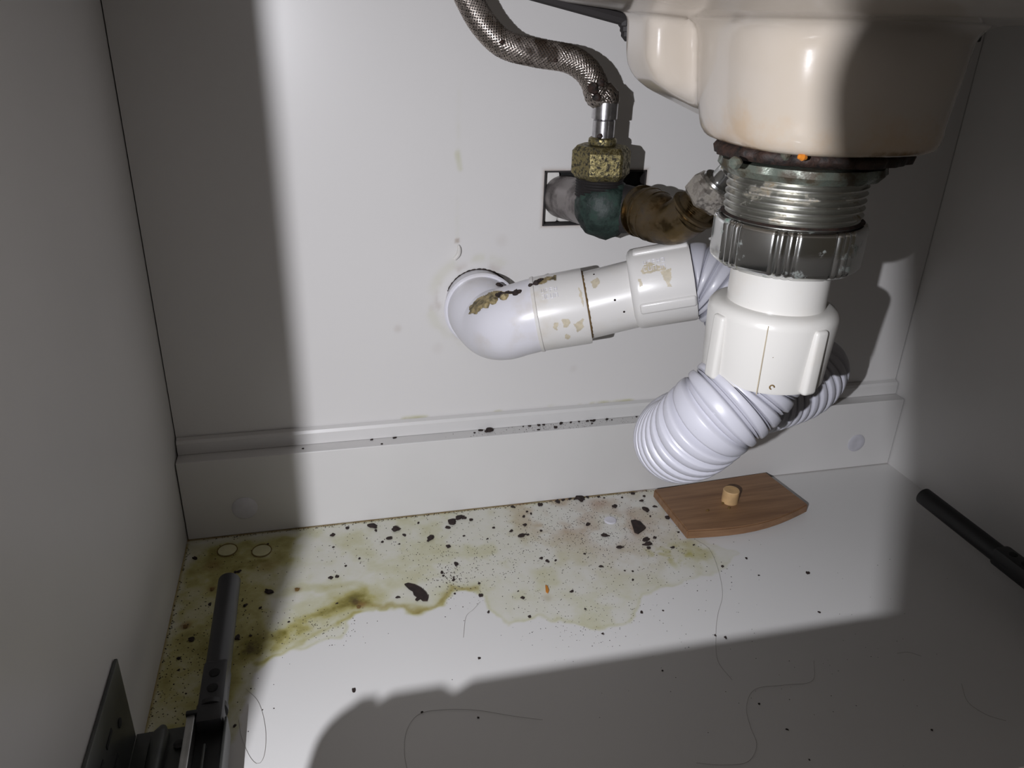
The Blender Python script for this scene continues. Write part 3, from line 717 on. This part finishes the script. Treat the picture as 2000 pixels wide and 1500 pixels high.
for px, py, dpt, r_ in ((1088, 88, -.052, .0009), (1124, 97, -.053, .0009), (1158, 172, -.0635, .0028), (1165, 190, -.0632, .0022), (1173, 162, -.0625, .002), (1150, 138, -.060, .0012), (980, 82, -.056, .0012), (1171, 266, -.0615, .0014), (1085, 118, -.060, .0010)):
    g = G(); lumpy(g, at(px, py, 1, dpt), (1, .2, .3), r_, r_*1.1, px, 9, 6, .3); g.obj('hose_grime', M['crud'], bh)

be = thing('brass_elbow', 'tarnished brass elbow with collar between the corroded valve and the chrome hex nut', 'pipe fitting', BR0)
C0 = at(1290, 428, 1, -.088); C1 = at(1318, 440, 1, -.100); C2 = at(1352, 414, 1, -.108); C3 = at(1382, 380, 1, -.114)
g = G()
bp = [BR0+Vector((-.003, .002, 0)), at(1262, 415, 1, -.074), at(1290, 428, 1, -.086), at(1312, 436, 1, -.096), at(1335, 425, 1, -.103), C2]
def brad(L): return .0120+.0024*sm(np.array(L), .002, .012)-.0022*float(sm(np.array(L), .020, .034))
g.sweep(bp, lambda L: float(brad(L)), 40, step=.0012); g.obj('elbow_body', M['brass'], be)
axb = (C3-C2).normalized()
pb_, _ = resample(bp, .002); 
g = G()
for i, rr_ in ((3, .0150), (6, .0149), (9, .0148)):
    if i < len(pb_)-1: g.lathe([(-.0009, rr_*.9), (-.0006, rr_), (.0006, rr_), (.0009, rr_*.9)], pb_[i], pb_[i+1]-pb_[i-1], 40)
g.obj('elbow_ridges', M['brass'], be)
g = G(); g.lathe([(-.0030, .0112), (-.0026, .0120), (-.001, .0120), (-.0009, .0108), (0, .0108), (0, .0122), (.0004, .0134), (.0016, .0134), (.002, .0122), (.0020, .0108)], C2+axb*.0005, axb, 48); g.obj('collar', M['brass'], be)
prof = []; zz = .0022
while zz < .013: prof += [(zz, .0094), (zz+.0005, .0103), (zz+.0010, .0094)]; zz += .0011
g = G(); g.lathe(prof, C2, axb, 40); g.obj('thread', M['brass'], be, True, 60)

st_ = thing('supply_tube', 'chrome supply tube with rough hex nut passing up behind the drain', 'pipe', C3)
g = G(); hexnut(g, C3-axb*.005, axb, .0125, .0128, rot=math.radians(8), ref=(-.4, -.8, .2)); g.obj('hex_nut', M['hexsteel'], st_, True, 12)
q = C3+axb*.0075
g = G(); g.lathe([(0, .0055), (0, .0085), (.001, .0090), (.0022, .0085), (.0026, .006)], q, axb, 36); g.obj('compression_ring', M['chrome'], st_)
g = G(); g.sweep([q, q+axb*.01, at(1440, 318, 1, -.128), at(1472, 280, 1, -.134), at(1500, 215, 1, -.14), Vector((.30, -.145, .345))], .0056, 28, step=.002); g.obj('tube', M['chrome'], st_)

# ------------------------------------------------------------------ drawer slides
def holes_mat(): return M['black']
def slide(side, ytip, xc, zc, label, loc):
    """runner fixed along a side wall; side=+1 left wall, -1 right wall"""
    t = thing('drawer_slide', label, 'drawer slide', loc, None)
    def X(x): return x if side > 0 else W-x
    def bx(g, a, b, bev=0):
        x0, x1 = sorted((X(a[0]), X(b[0]))); g.box((x0, a[1], a[2]), (x1, b[1], b[2]), bev)
    yf = -.455
    g = G(); g.sweep([(X(xc), ytip, zc), (X(xc), ytip-.0004, zc), (X(xc), ytip-.085, zc-.0005)], lambda L: .0056 if L < .0003 else .0063, 32)
    g.obj('rod', M['greyplastic'] if side > 0 else M['blackplastic'], t)
    y1 = ytip-.0705
    g = G(); bx(g, (xc-.0062, y1-.040, zc-.0065), (xc+.0062, y1, zc+.0062), .0022); hs = g.obj('housing', M['blackplastic'] if side < 0 else M['greyplastic'], t)
    for k in range(2):
        g = G(); g.lathe([(0, .0025), (.0006, .0027), (.0008, .0022)], (X(xc), y1-.010-.010*k, zc+.0059), (0, 0, 1), 16); g.obj('hole', M['black'], hs)
    g = G(); g.lathe([(0, .0062), (.0003, .0074), (.003, .0074), (.0034, .0062)], (X(xc), y1-.030, zc), (0, 1, 0), 32); g.obj('collar', M['blackplastic'], t)
    g = G(); bx(g, (xc-.0066, yf, zc-.010), (xc+.0066, y1-.034, zc-.0020), .001); g.obj('inner_rail', M['blackplastic'], t)
    g = G(); bx(g, (xc+.0066, yf, zc-.011), (xc+.0080, y1-.036, zc+.003), .0005); bx(g, (xc-.0020, yf, zc-.002), (xc-.0008, y1-.048, zc+.0006), .0004); g.obj('steel_edge', M['galv'], t)
    g = G(); bx(g, (xc-.0105, yf, zc-.011), (xc-.0066, y1-.033, zc+.0042), .0006); g.obj('steel_channel', M['silver'], t)
    g = G(); bx(g, (xc-.0110, y1-.0335, zc-.004), (xc-.0055, y1-.031, zc+.0052), .0006); g.obj('end_cap', M['blackplastic'], t)
    # angle bracket on the wall
    yb = -.197
    zb = .0165
    g = G(); bx(g, (.0002, yf, zb), (.0020, yb, .0655), .0006)
    wpl = g.obj('wall_plate', M['galv'], t)
    g = G(); bx(g, (.002, yf, zb-.0012), (xc-.0085, yb+.001, zb+.0006), .0003); fl = g.obj('flange', M['galv'], t)
    g = G(); g.sweep([(X(.0135), yb+.002, zb+.0008), (X(.0135), yb-.004, zb+.0022), (X(.0135), yf, zb+.0022)], lambda L: .0018 if L < .001 else .0042, 24); g.obj('pressed_rib', M['galv'], fl)
    g = G(); g.lathe([(0, .0026), (.0012, .0026), (.0016, .0016)], (X(.0225), yb-.010, zb+.0006), (0, 0, 1), 16); g.obj('rivet', M['blackplastic'], fl)
    for (yy, z_) in ((-.006, .036), (-.012, .040), (-.012, .030)):
        pass
    for k, (dy, z_, l) in enumerate(((-.026, .049, .010), (-.026, .034, .010), (-.042, .049, .012), (-.042, .034, .012), (-.060, .042, .012))):
        g = G(); bx(g, (.0019, yb+dy-l, z_), (.0024, yb+dy, z_+.0022), .0004); g.obj('slot', M['black'], wpl)
    g = G(); g.lathe([(0, .0022), (.0004, .0022), (.0004, .0016)], (X(.002), yb-.016, .043), (side, 0, 0), 14); g.obj('screw_hole', M['black'], wpl)
    return t
slide(+1, -.0955, .0365, .0228, 'left drawer slide, charcoal rod with grey bracket on the left wall', (.0365, -.2, .0125))
slide(-1, -.0945, .0365, .0222, 'right drawer slide, black rod sticking out near the right wall', (W-.0365, -.2, .0125))

# ------------------------------------------------------------------ wooden lid
wl_ = thing('wooden_lid', 'small curved bamboo lid with a dowel knob lying against the back rail', 'wooden lid', at(1430, 985, 2, 0))
c1, c2, c3, c4 = [at(*p, 2, .0078) for p in ((1277, 955), (1343, 1037), (1579, 985), (1496, 922))]
c1.y = min(c1.y, -.0175); c4.y = min(c4.y, -.0175)
poly = [(c1.x, c1.y), (c2.x, c2.y)]
for i in range(1, 10):
    t_ = i/10; q = c2.lerp(c3, t_); poly.append((q.x+.002*math.sin(math.pi*t_), q.y-.0085*math.sin(math.pi*t_)*(1 if t_ > 0 else 0)))
poly += [(c3.x, c3.y), (c4.x, c4.y)]
bm = poly_prism(poly, .0006, .0078); bmesh.ops.bevel(bm, geom=bm.edges[:], offset=.0009, segments=2, affect='EDGES')
g = G(); g.bm(bm); g.obj('plate', M['wood'], wl_, True, 40)
pk = at(1425, 979, 2, .0078)
g = G(); g.lathe([(0, .0061), (.0098, .0061), (.0104, .0056), (.0104, .003)], (pk.x, pk.y, .0077), (0, 0, 1), 32); g.obj('knob', M['woodpeg'], wl_)
for px, py in ((1412, 983), (1424, 992), (1382, 997)):
    q = at(px, py, 2, .0079); g = G(); lumpy(g, q, (1, .2, 0), .0009, .0014, px, 8, 5, .2); g.obj('speck', M['brown_flake'], wl_)

# ------------------------------------------------------------------ screw covers and pads
def disc(name, c, nrm, R, h, mat, label, cat, group=None):
    g = G(); g.lathe([(0, R), (h*.5, R), (h, R*.9), (h, R*.5)], c, nrm, 40); return tag(g.obj(name, mat, None), label, cat, group)
disc('screw_cover', at(478, 992, 1, -RAIL_T), (0, -1, 0), .0085, .0008, M['cap'], 'round white screw cover at the left end of the back rail', 'screw cover')
disc('screw_cover', at(1672, 865, 1, -RAIL_T), (0, -1, 0), .0078, .0009, M['cap'], 'round white screw cover at the right end of the back rail', 'screw cover')
disc('screw_cover', at(1192, 1017, 2, 0), (0, 0, 1), .0046, .0010, M['cap'], 'small round white screw cover on the floor in the brownish ring stain', 'screw cover')
for (px, py, lab) in ((511, 1075, 'thin round pad outline on the stained floor, the right one of two'), (444, 1074, 'faint round pad in the dark olive stain, nearest the left corner')):
    c = at(px, py, 2, .0005); t = thing('round_pad', lab, 'pad', (c.x, c.y, 0))
    g = G(); g.lathe([(0, .0060), (.0004, .0060), (.0005, .0056)], (c.x, c.y, .0001), (0, 0, 1), 32); g.obj('disc', M['clearpad'], t)
    g = G(); g.sweep([Vector((c.x+.0064*math.cos(a), c.y+.0072*math.sin(a), .0004)) for a in [i*math.pi/16 for i in range(33)]], .00022, 6); g.obj('ring', M['brown_flake'], t)

# ------------------------------------------------------------------ crumbs
def crumb_mesh(seed, elong=1.0):
    r_ = random.Random(seed); bm = bmesh.new(); bmesh.ops.create_icosphere(bm, subdivisions=2, radius=1)
    ph = [r_.uniform(0, 6.28) for _ in range(6)]
    for v in bm.verts:
        k = 1+.22*math.sin(3*v.co.x+ph[0])+.2*math.sin(4*v.co.y+ph[1])+.12*math.sin(6*v.co.z+ph[2])+.12*math.sin(9*v.co.x+ph[3])
        v.co = Vector((v.co.x*k*elong, v.co.y*k, max(-.35, v.co.z*.55*k)))
    for v in bm.verts: v.co.z += .35
    me = bpy.data.meshes.new('crumb'); bm.to_mesh(me); bm.free(); me.materials.append(M['flake']); return me
CM = [crumb_mesh(i, 1+.5*(i % 3)) for i in range(6)]; CMB = crumb_mesh(40, 1.2); CMB.materials[0] = M['brown_flake']
CLONG = crumb_mesh(41, 2.0)
floor_cr = [(650,1045,10),(678,1031,7),(729,1028,13),(734,1036,7),(773,1034,16),(760,1051,8),(651,1068,5),(747,1058,5),(790,1045,6),(817,1021,6),(780,1062,4),(840,1052,14),(876,1067,10),(882,1020,15),(899,1010,12),(907,1012,9),(920,1015,8),(875,1030,7),(906,1046,5),(964,1030,5),(998,1037,6),(952,1052,5),(675,1105,5),(702,1090,4),(646,1128,9),(658,1126,7),(891,1102,8),(863,1118,8),(866,1124,5),(886,1132,5),(936,1139,6),(939,1163,8),(778,1166,6),(954,1195,7),(936,1285,6),(691,1348,7),(824,1390,5),(934,1401,4),(524,1155,12),(479,1182,9),(508,1187,6),(464,1244,9),(489,1241,6),(373,1249,11),(410,1179,6),(467,1116,9),(460,1117,7),(381,1090,7),(523,1062,5),(349,1285,7),(348,1308,4),(658,1178,5),(564,1214,5),(458,1417,5),(363,1354,4),(888,1159,4),
 (1131,970,15),(1125,974,9),(1025,1025,8),(1020,1046,12),(1031,1044,6),(1055,986,9),(1089,979,8),(1112,973,7),(1169,970,6),(1147,970,5),(1236,964,8),(1201,989,9),(1262,996,11),(1253,978,8),(1258,969,6),(1148,1024,7),(1182,1046,11),(1211,1069,10),(1175,1106,6),(1264,1063,13),(1267,1070,8),(1261,1054,10),(1279,1050,8),(1303,1011,9),(1312,1008,6),(1069,1096,9),(1057,1090,7),(1085,1094,4),(1021,1167,8),(1034,1204,6),(1116,1155,6),(1012,1154,4),(1177,1237,5),(1253,1195,5),(1295,1192,4),(1143,1189,4),(1313,1069,6),(1355,1064,5),(1411,1106,6),(1458,1090,4),(1482,1123,4),(1578,1119,7),(1397,1240,4),(1417,1245,7),(1294,1309,4),(1236,1132,4),(1220,1114,4),(1236,1115,4),(1280,989,6),(1037,1003,6),(1029,999,5),(1023,1008,5),(1142,1081,5),(1057,1036,5),(1003,990,6),(1270,1008,5),(1325,1039,5),(1600,1195,4),(1820,1425,5),(1483,1374,4),(1538,1424,4),(1581,1483,4),(1252,978,5),(1100,976,5),(1180,972,4),(1215,971,4)]
SPECIAL = {(773,1034): 'roundest black crumb near the back rail, in the lit left part', (729,1028): 'jagged black crumb touching the foot of the back rail, left of the roundest one', (840,1052): 'rod-shaped dark crumb lying between the stain streak and the back rail',
    (882,1020): 'large lumpy dark crumb below a pair of crumbs at the back rail', (899,1010): 'dark crumb of a close pair at the back rail, the left one', (907,1012): 'dark crumb of a close pair at the back rail, the right one',
    (1131,970): 'largest black crumb wedged at the foot of the back rail left of the hose', (1020,1046): 'long thin dark crumb in a pinkish patch left of the screw cover', (1264,1063): 'long curved dark crumb below the triangular flake',
    (1182,1046): 'slanted rod-like crumb just in front of the round screw cover', (1262,996): 'chunky dark crumb between the triangular flake and the back rail', (524,1155): 'oval black crumb right of the left slide rod, in the shade',
    (373,1249): 'black crumb left of the left slide rod', (1211,1069): 'slanted dark crumb in front of the triangular flake', (1578,1119): 'lone dark crumb on the clean floor right of the long hair', (691,1348): 'lone black crumb on clean lit floor beside the rounded shadow',
    (936,1285): 'lone black crumb on clean lit floor at the middle front'}
for i, (px, py, s_) in enumerate(floor_cr):
    c = at(px, py, 2, .0005); d = (c-CAM).dot(fwd); sz = s_*d/F_PX*.40
    o = bpy.data.objects.new('dirt_crumb', CLONG if px in (840, 1182, 1264, 1211, 1020) else (CM[i % 6])); COL.objects.link(o)
    c.y = min(c.y, -RAIL_T-sz*1.2)
    o.location = (c.x, c.y, .0001); o.rotation_euler = (0, 0, rng.rand()*6.28); o.scale = (sz, sz*1.15, sz)
    lab = SPECIAL.get((px, py))
    if lab: tag(o, lab, 'crumb', 'dark crumbs scattered on the cabinet floor'); continue
    szw = 'tiny' if s_ < 6 else ('small' if s_ < 9 else 'bigger')
    if py > 1340-(px-890)*.163 and px > 600: reg = 'on the shaded front part of the floor'
    elif px < 600: reg = 'in the shaded olive stain beside the left slide'
    elif c.y > -.026: reg = 'against the foot of the back rail '+('left of the corrugated hose' if px > 1000 else 'near the lit left end')
    elif math.hypot(px-1190, (py-1018)*1.6) < 130: reg = 'around the round screw cover on the floor'
    elif px > 1300: reg = 'on the clean lit floor in front of the bamboo lid'
    elif py > 1185: reg = 'on the lit floor in front of the stain'
    elif px < 850 : reg = 'in the pale stain behind the olive streak'
    elif px < 1000: reg = 'between the curved flake and the back rail'
    else: reg = 'in the middle of the stained floor before the screw cover'
    tag(o, szw+' dark crumb '+reg, 'crumb', szw+' dark crumbs '+reg)
for px, py, s_ in ((581, 1151, 10), (701, 1185, 9), (363, 1223, 10), (415, 1150, 9)):
    c = at(px, py, 2, .0005); sz = s_*(c-CAM).dot(fwd)/F_PX*.42
    o = bpy.data.objects.new('dirt_crumb', CMB); COL.objects.link(o); o.location = (c.x, c.y, .0001); o.scale = (sz, sz, sz*.7)
    tag(o, 'olive-brown crumb stuck in the olive stain on the cabinet floor', 'crumb', 'brown crumbs in the olive stain')
ledge_cr = [(951,827,13),(949,843,8),(936,834,6),(927,845,4),(726,859,6),(771,855,5),(746,867,4),(1017,824,4),(1029,823,4),(1049,825,6),(1056,820,6),(1093,823,6),(1085,835,7),(1139,811,6),(1152,811,6),(1152,818,5),(1156,827,5),(1179,811,5),(1249,818,6),(1240,810,4),(1052,839,4),(592,876,4),(1036,832,4),(1110,818,4),(1130,822,4),(1195,820,4)]
for i, (px, py, s_) in enumerate(ledge_cr):
    c = at(px, py, 2, RAIL_H+.0003); sz = s_*(c-CAM).dot(fwd)/F_PX*.42; c.y = min(max(c.y, -RAIL_T+.001), -.0055-sz)
    o = bpy.data.objects.new('dirt_crumb', CM[(i*2+1) % 6]); COL.objects.link(o); o.location = (c.x, c.y, RAIL_H+.0001)
    o.rotation_euler = (0, 0, rng.rand()*6.28); o.scale = (sz, sz, sz)
    w_ = 'lone specks left of the middle' if px < 900 else ('the first cluster, above the olive-free middle' if px < 1000 else ('the dense run before the hose' if px < 1160 else 'the last ones beside the corrugated hose'))
    if (px, py) == (951, 827): tag(o, 'largest rod-shaped crumb on the top ledge of the white back rail', 'crumb', 'dark crumbs on the ledge of the back rail')
    else: tag(o, ('tiny' if s_ < 6 else 'small')+' dark crumb on the back rail ledge, '+{'l': 'left of the middle', 't': 'in the middle'}[w_[0]] if px < 900 else ('tiny' if s_ < 6 else 'small')+' dark crumb on the back rail ledge, '+('beside the rod-shaped crumb' if px < 1000 else ('in the dense run left of the hose' if px < 1160 else 'right beside the corrugated hose')), 'crumb', ('tiny' if s_ < 6 else 'small')+' ledge crumbs, '+w_)
# two large flakes, one orange grain
def flake(name, px, h, mat, label):
    pts = [at(x, y, 2, 0) for x, y in px]; bm = poly_prism([(p.x, p.y) for p in pts], .0002, h)
    g = G(); g.bm(bm); o = g.obj(name, mat, None, False); return tag(o, label, 'flake')
flake('bark_flake', [(790,1143),(797,1141),(810,1144),(822,1150),(832,1159),(837,1168),(835,1175),(826,1175),(821,1171),(815,1175),(811,1173),(815,1168),(808,1163),(806,1156),(799,1152)], .0012, M['flake'], 'large dark curved flake lying in the tan edge of the stain')
flake('bark_flake', [(1232,1019),(1240,1018),(1250,1021),(1257,1029),(1261,1033),(1255,1038),(1246,1044),(1239,1041),(1236,1031)], .0014, M['flake'], 'large dark triangular flake beside the brownish ring stain')
flake('seed_husk', [(1065,1145),(1069,1147),(1072,1156),(1070,1160),(1066,1157)], .0012, M['orange'], 'tiny orange husk lying on the floor below the stain')
# uncountable fine specks
g = G(); rr = random.Random(21)
def speck(x, y, z, s):
    k = rr.uniform(0, 6.28); pts = [(x+s*rr.uniform(.5, 1.1)*math.cos(k+a), y+s*rr.uniform(.5, 1.1)*math.sin(k+a), z) for a in (0, 1.26, 2.5, 3.77, 5.03)]
    top = (x, y, z+s*.7); v = pts+[top]; g.add(v, [(0, 1, 5), (1, 2, 5), (2, 3, 5), (3, 4, 5), (4, 0, 5)])
def scatter(n, cx, cy, sx, sy, smin, smax):
    for _ in range(n):
        c = at(rr.gauss(cx, sx), rr.gauss(cy, sy), 2, 0)
        if c.x < .001 or c.y > -RAIL_T-.0008: continue
        speck(c.x, c.y, .0001, rr.uniform(smin, smax))
scatter(900, 1160, 1030, 90, 40, .00018, .0005); scatter(380, 1000, 1060, 110, 45, .00018, .0005); scatter(200, 900, 1120, 60, 30, .0002, .0005)
scatter(420, 420, 1200, 70, 90, .0002, .0006); scatter(220, 340, 1330, 40, 70, .0002, .0005); scatter(140, 620, 1220, 60, 25, .0002, .0005); scatter(170, 1270, 1100, 70, 40, .0002, .0005)
scatter(200, 1120, 1170, 90, 40, .00018, .0004); scatter(220, 750, 1080, 120, 30, .00018, .0005); scatter(120, 1150, 1215, 60, 30, .00018, .0004); scatter(90, 1500, 1250, 250, 110, .0002, .0004)
scatter(70, 880, 1130, 12, 10, .0003, .0006)
for _ in range(420):
    x = rr.uniform(.01, .36); speck(x, -RAIL_T-.0008-abs(rr.gauss(0, .0012)), .0001, rr.uniform(.0002, .0006))
for _ in range(160):
    speck(abs(rr.gauss(0, .0012))+.0008, rr.uniform(-.25, -.02), .0001, rr.uniform(.0002, .0006))
tag(g.obj('dirt_specks', M['flake'], None, False), 'fine dark specks of dirt peppering the stained cabinet floor', 'dirt', kind='stuff')
g = G()
for _ in range(160):
    q = at(rr.gauss(1090, 60), 0, 2, .3) if False else Vector((rr.gauss(.262, .035), rr.uniform(-.0148, -.0056), RAIL_H+.0001)); speck(q.x, q.y, q.z, rr.uniform(.00018, .0004))
tag(g.obj('dirt_specks', M['flake'], None, False), 'fine dark specks along the top ledge of the back rail', 'dirt', kind='stuff')

# ------------------------------------------------------------------ hairs
def hair(px, label):
    g = G(); g.sweep([at(x, y, 2, .0004) for x, y in px], .00008, 5, step=.002); tag(g.obj('hair', M['hair'], None), label, 'hair')
hair([(1360,1055),(1385,1072),(1402,1110),(1411,1160),(1402,1200),(1398,1240),(1402,1290),(1430,1328)], 'long thin hair on the floor running forward from the bamboo lid')
hair([(1060,1406),(1000,1398),(930,1387),(870,1386),(820,1394),(795,1425),(790,1470),(797,1510)], 'curved hair in the shadow on the floor at the bottom centre')
hair([(480,1345),(505,1372),(518,1420),(517,1470),(505,1492),(488,1478),(472,1440),(466,1405)], 'faint looped hair on the lit floor beside the left slide')
hair([(1590,1290),(1586,1330),(1530,1338),(1475,1346),(1458,1380),(1466,1420),(1478,1455),(1460,1488),(1410,1494),(1360,1490)], 'S-shaped hair on the shaded floor towards the lower right')
hair([(1752,1276),(1775,1274),(1800,1282)], 'short hair fragment on the shaded floor far right')
hair([(1878,1335),(1890,1370),(1925,1395),(1965,1408)], 'faint bent hair near the lower right corner of the floor')
hair([(938,1175),(925,1190),(910,1205),(905,1245)], 'tiny curved hair just below the tan edge of the stain')

# ------------------------------------------------------------------ things in front of the cabinet mouth (outside the photograph) that shade it
YD = -.418
def shadow_on(yfloor, xfloor):        # where the lamp ray to a floor point crosses the plane of the added shade board
    Pf = Vector((xfloor, yfloor, 0)); k = (YD-LIGHT.y)/(Pf.y-LIGHT.y); return LIGHT+(Pf-LIGHT)*k
a = shadow_on(-.181, .12); zt = a.z; xl = shadow_on(-.22, .0785).x
R_ = .0105; poly = [(xl, .0), (xl, zt-R_)]
for i in range(1, 9): th = math.pi-i*math.pi/16; poly.append((xl+R_+R_*math.cos(th), zt-R_+R_*math.sin(th)))
for nx in (.114, .158):
    n_ = shadow_on(-.183, nx).x; poly += [(n_-.0035, zt), (n_, zt-.0022), (n_+.0035, zt)]
poly += [(W-.02, zt), (W-.02, .0)]
bm = poly_prism(poly, 0, .012, Matrix(((1, 0, 0, 0), (0, 0, -1, YD+.0), (0, 1, 0, .0006), (0, 0, 0, 1))))
g = G(); g.bm(bm); tag(g.obj('shade_board', M['board'], None, False), 'unseen white board added at the cabinet mouth, outline cut to shape the floor shadow', 'board')  # invented board, added only to cast the front shadow edge on the floor
# the phone taking the picture, just behind the lens plane
ph = thing('phone', 'dark slab phone held at the cabinet mouth facing the back panel', 'phone', CAM)
def slab(x0, x1, y0, y1, z0, z1, bev):
    bm = bmesh.new(); bmesh.ops.create_cube(bm, size=1)
    for v in bm.verts: v.co = Vector(((x0+x1)/2+v.co.x*(x1-x0), (y0+y1)/2+v.co.y*(y1-y0), (z0+z1)/2+v.co.z*(z1-z0)))
    bmesh.ops.bevel(bm, geom=bm.edges[:], offset=bev, segments=3, affect='EDGES', profile=.5)
    return bm
mxp = Matrix(((right.x, up.x, -fwd.x, CAM.x), (right.y, up.y, -fwd.y, CAM.y), (right.z, up.z, -fwd.z, CAM.z), (0, 0, 0, 1)))
PH_L, PH_T, PH_R = -.0462, .0125, .0125
poly = [(.115, -.062), (.115, PH_T)]+[(PH_L+PH_R-PH_R*math.sin(i*math.pi/16), PH_T-PH_R+PH_R*math.cos(i*math.pi/16)) for i in range(9)]+[(PH_L, -.062)]
g = G(); g.bm(poly_prism(poly, .0105, .0165), mxp); g.obj('case', M['phone'], ph, False)
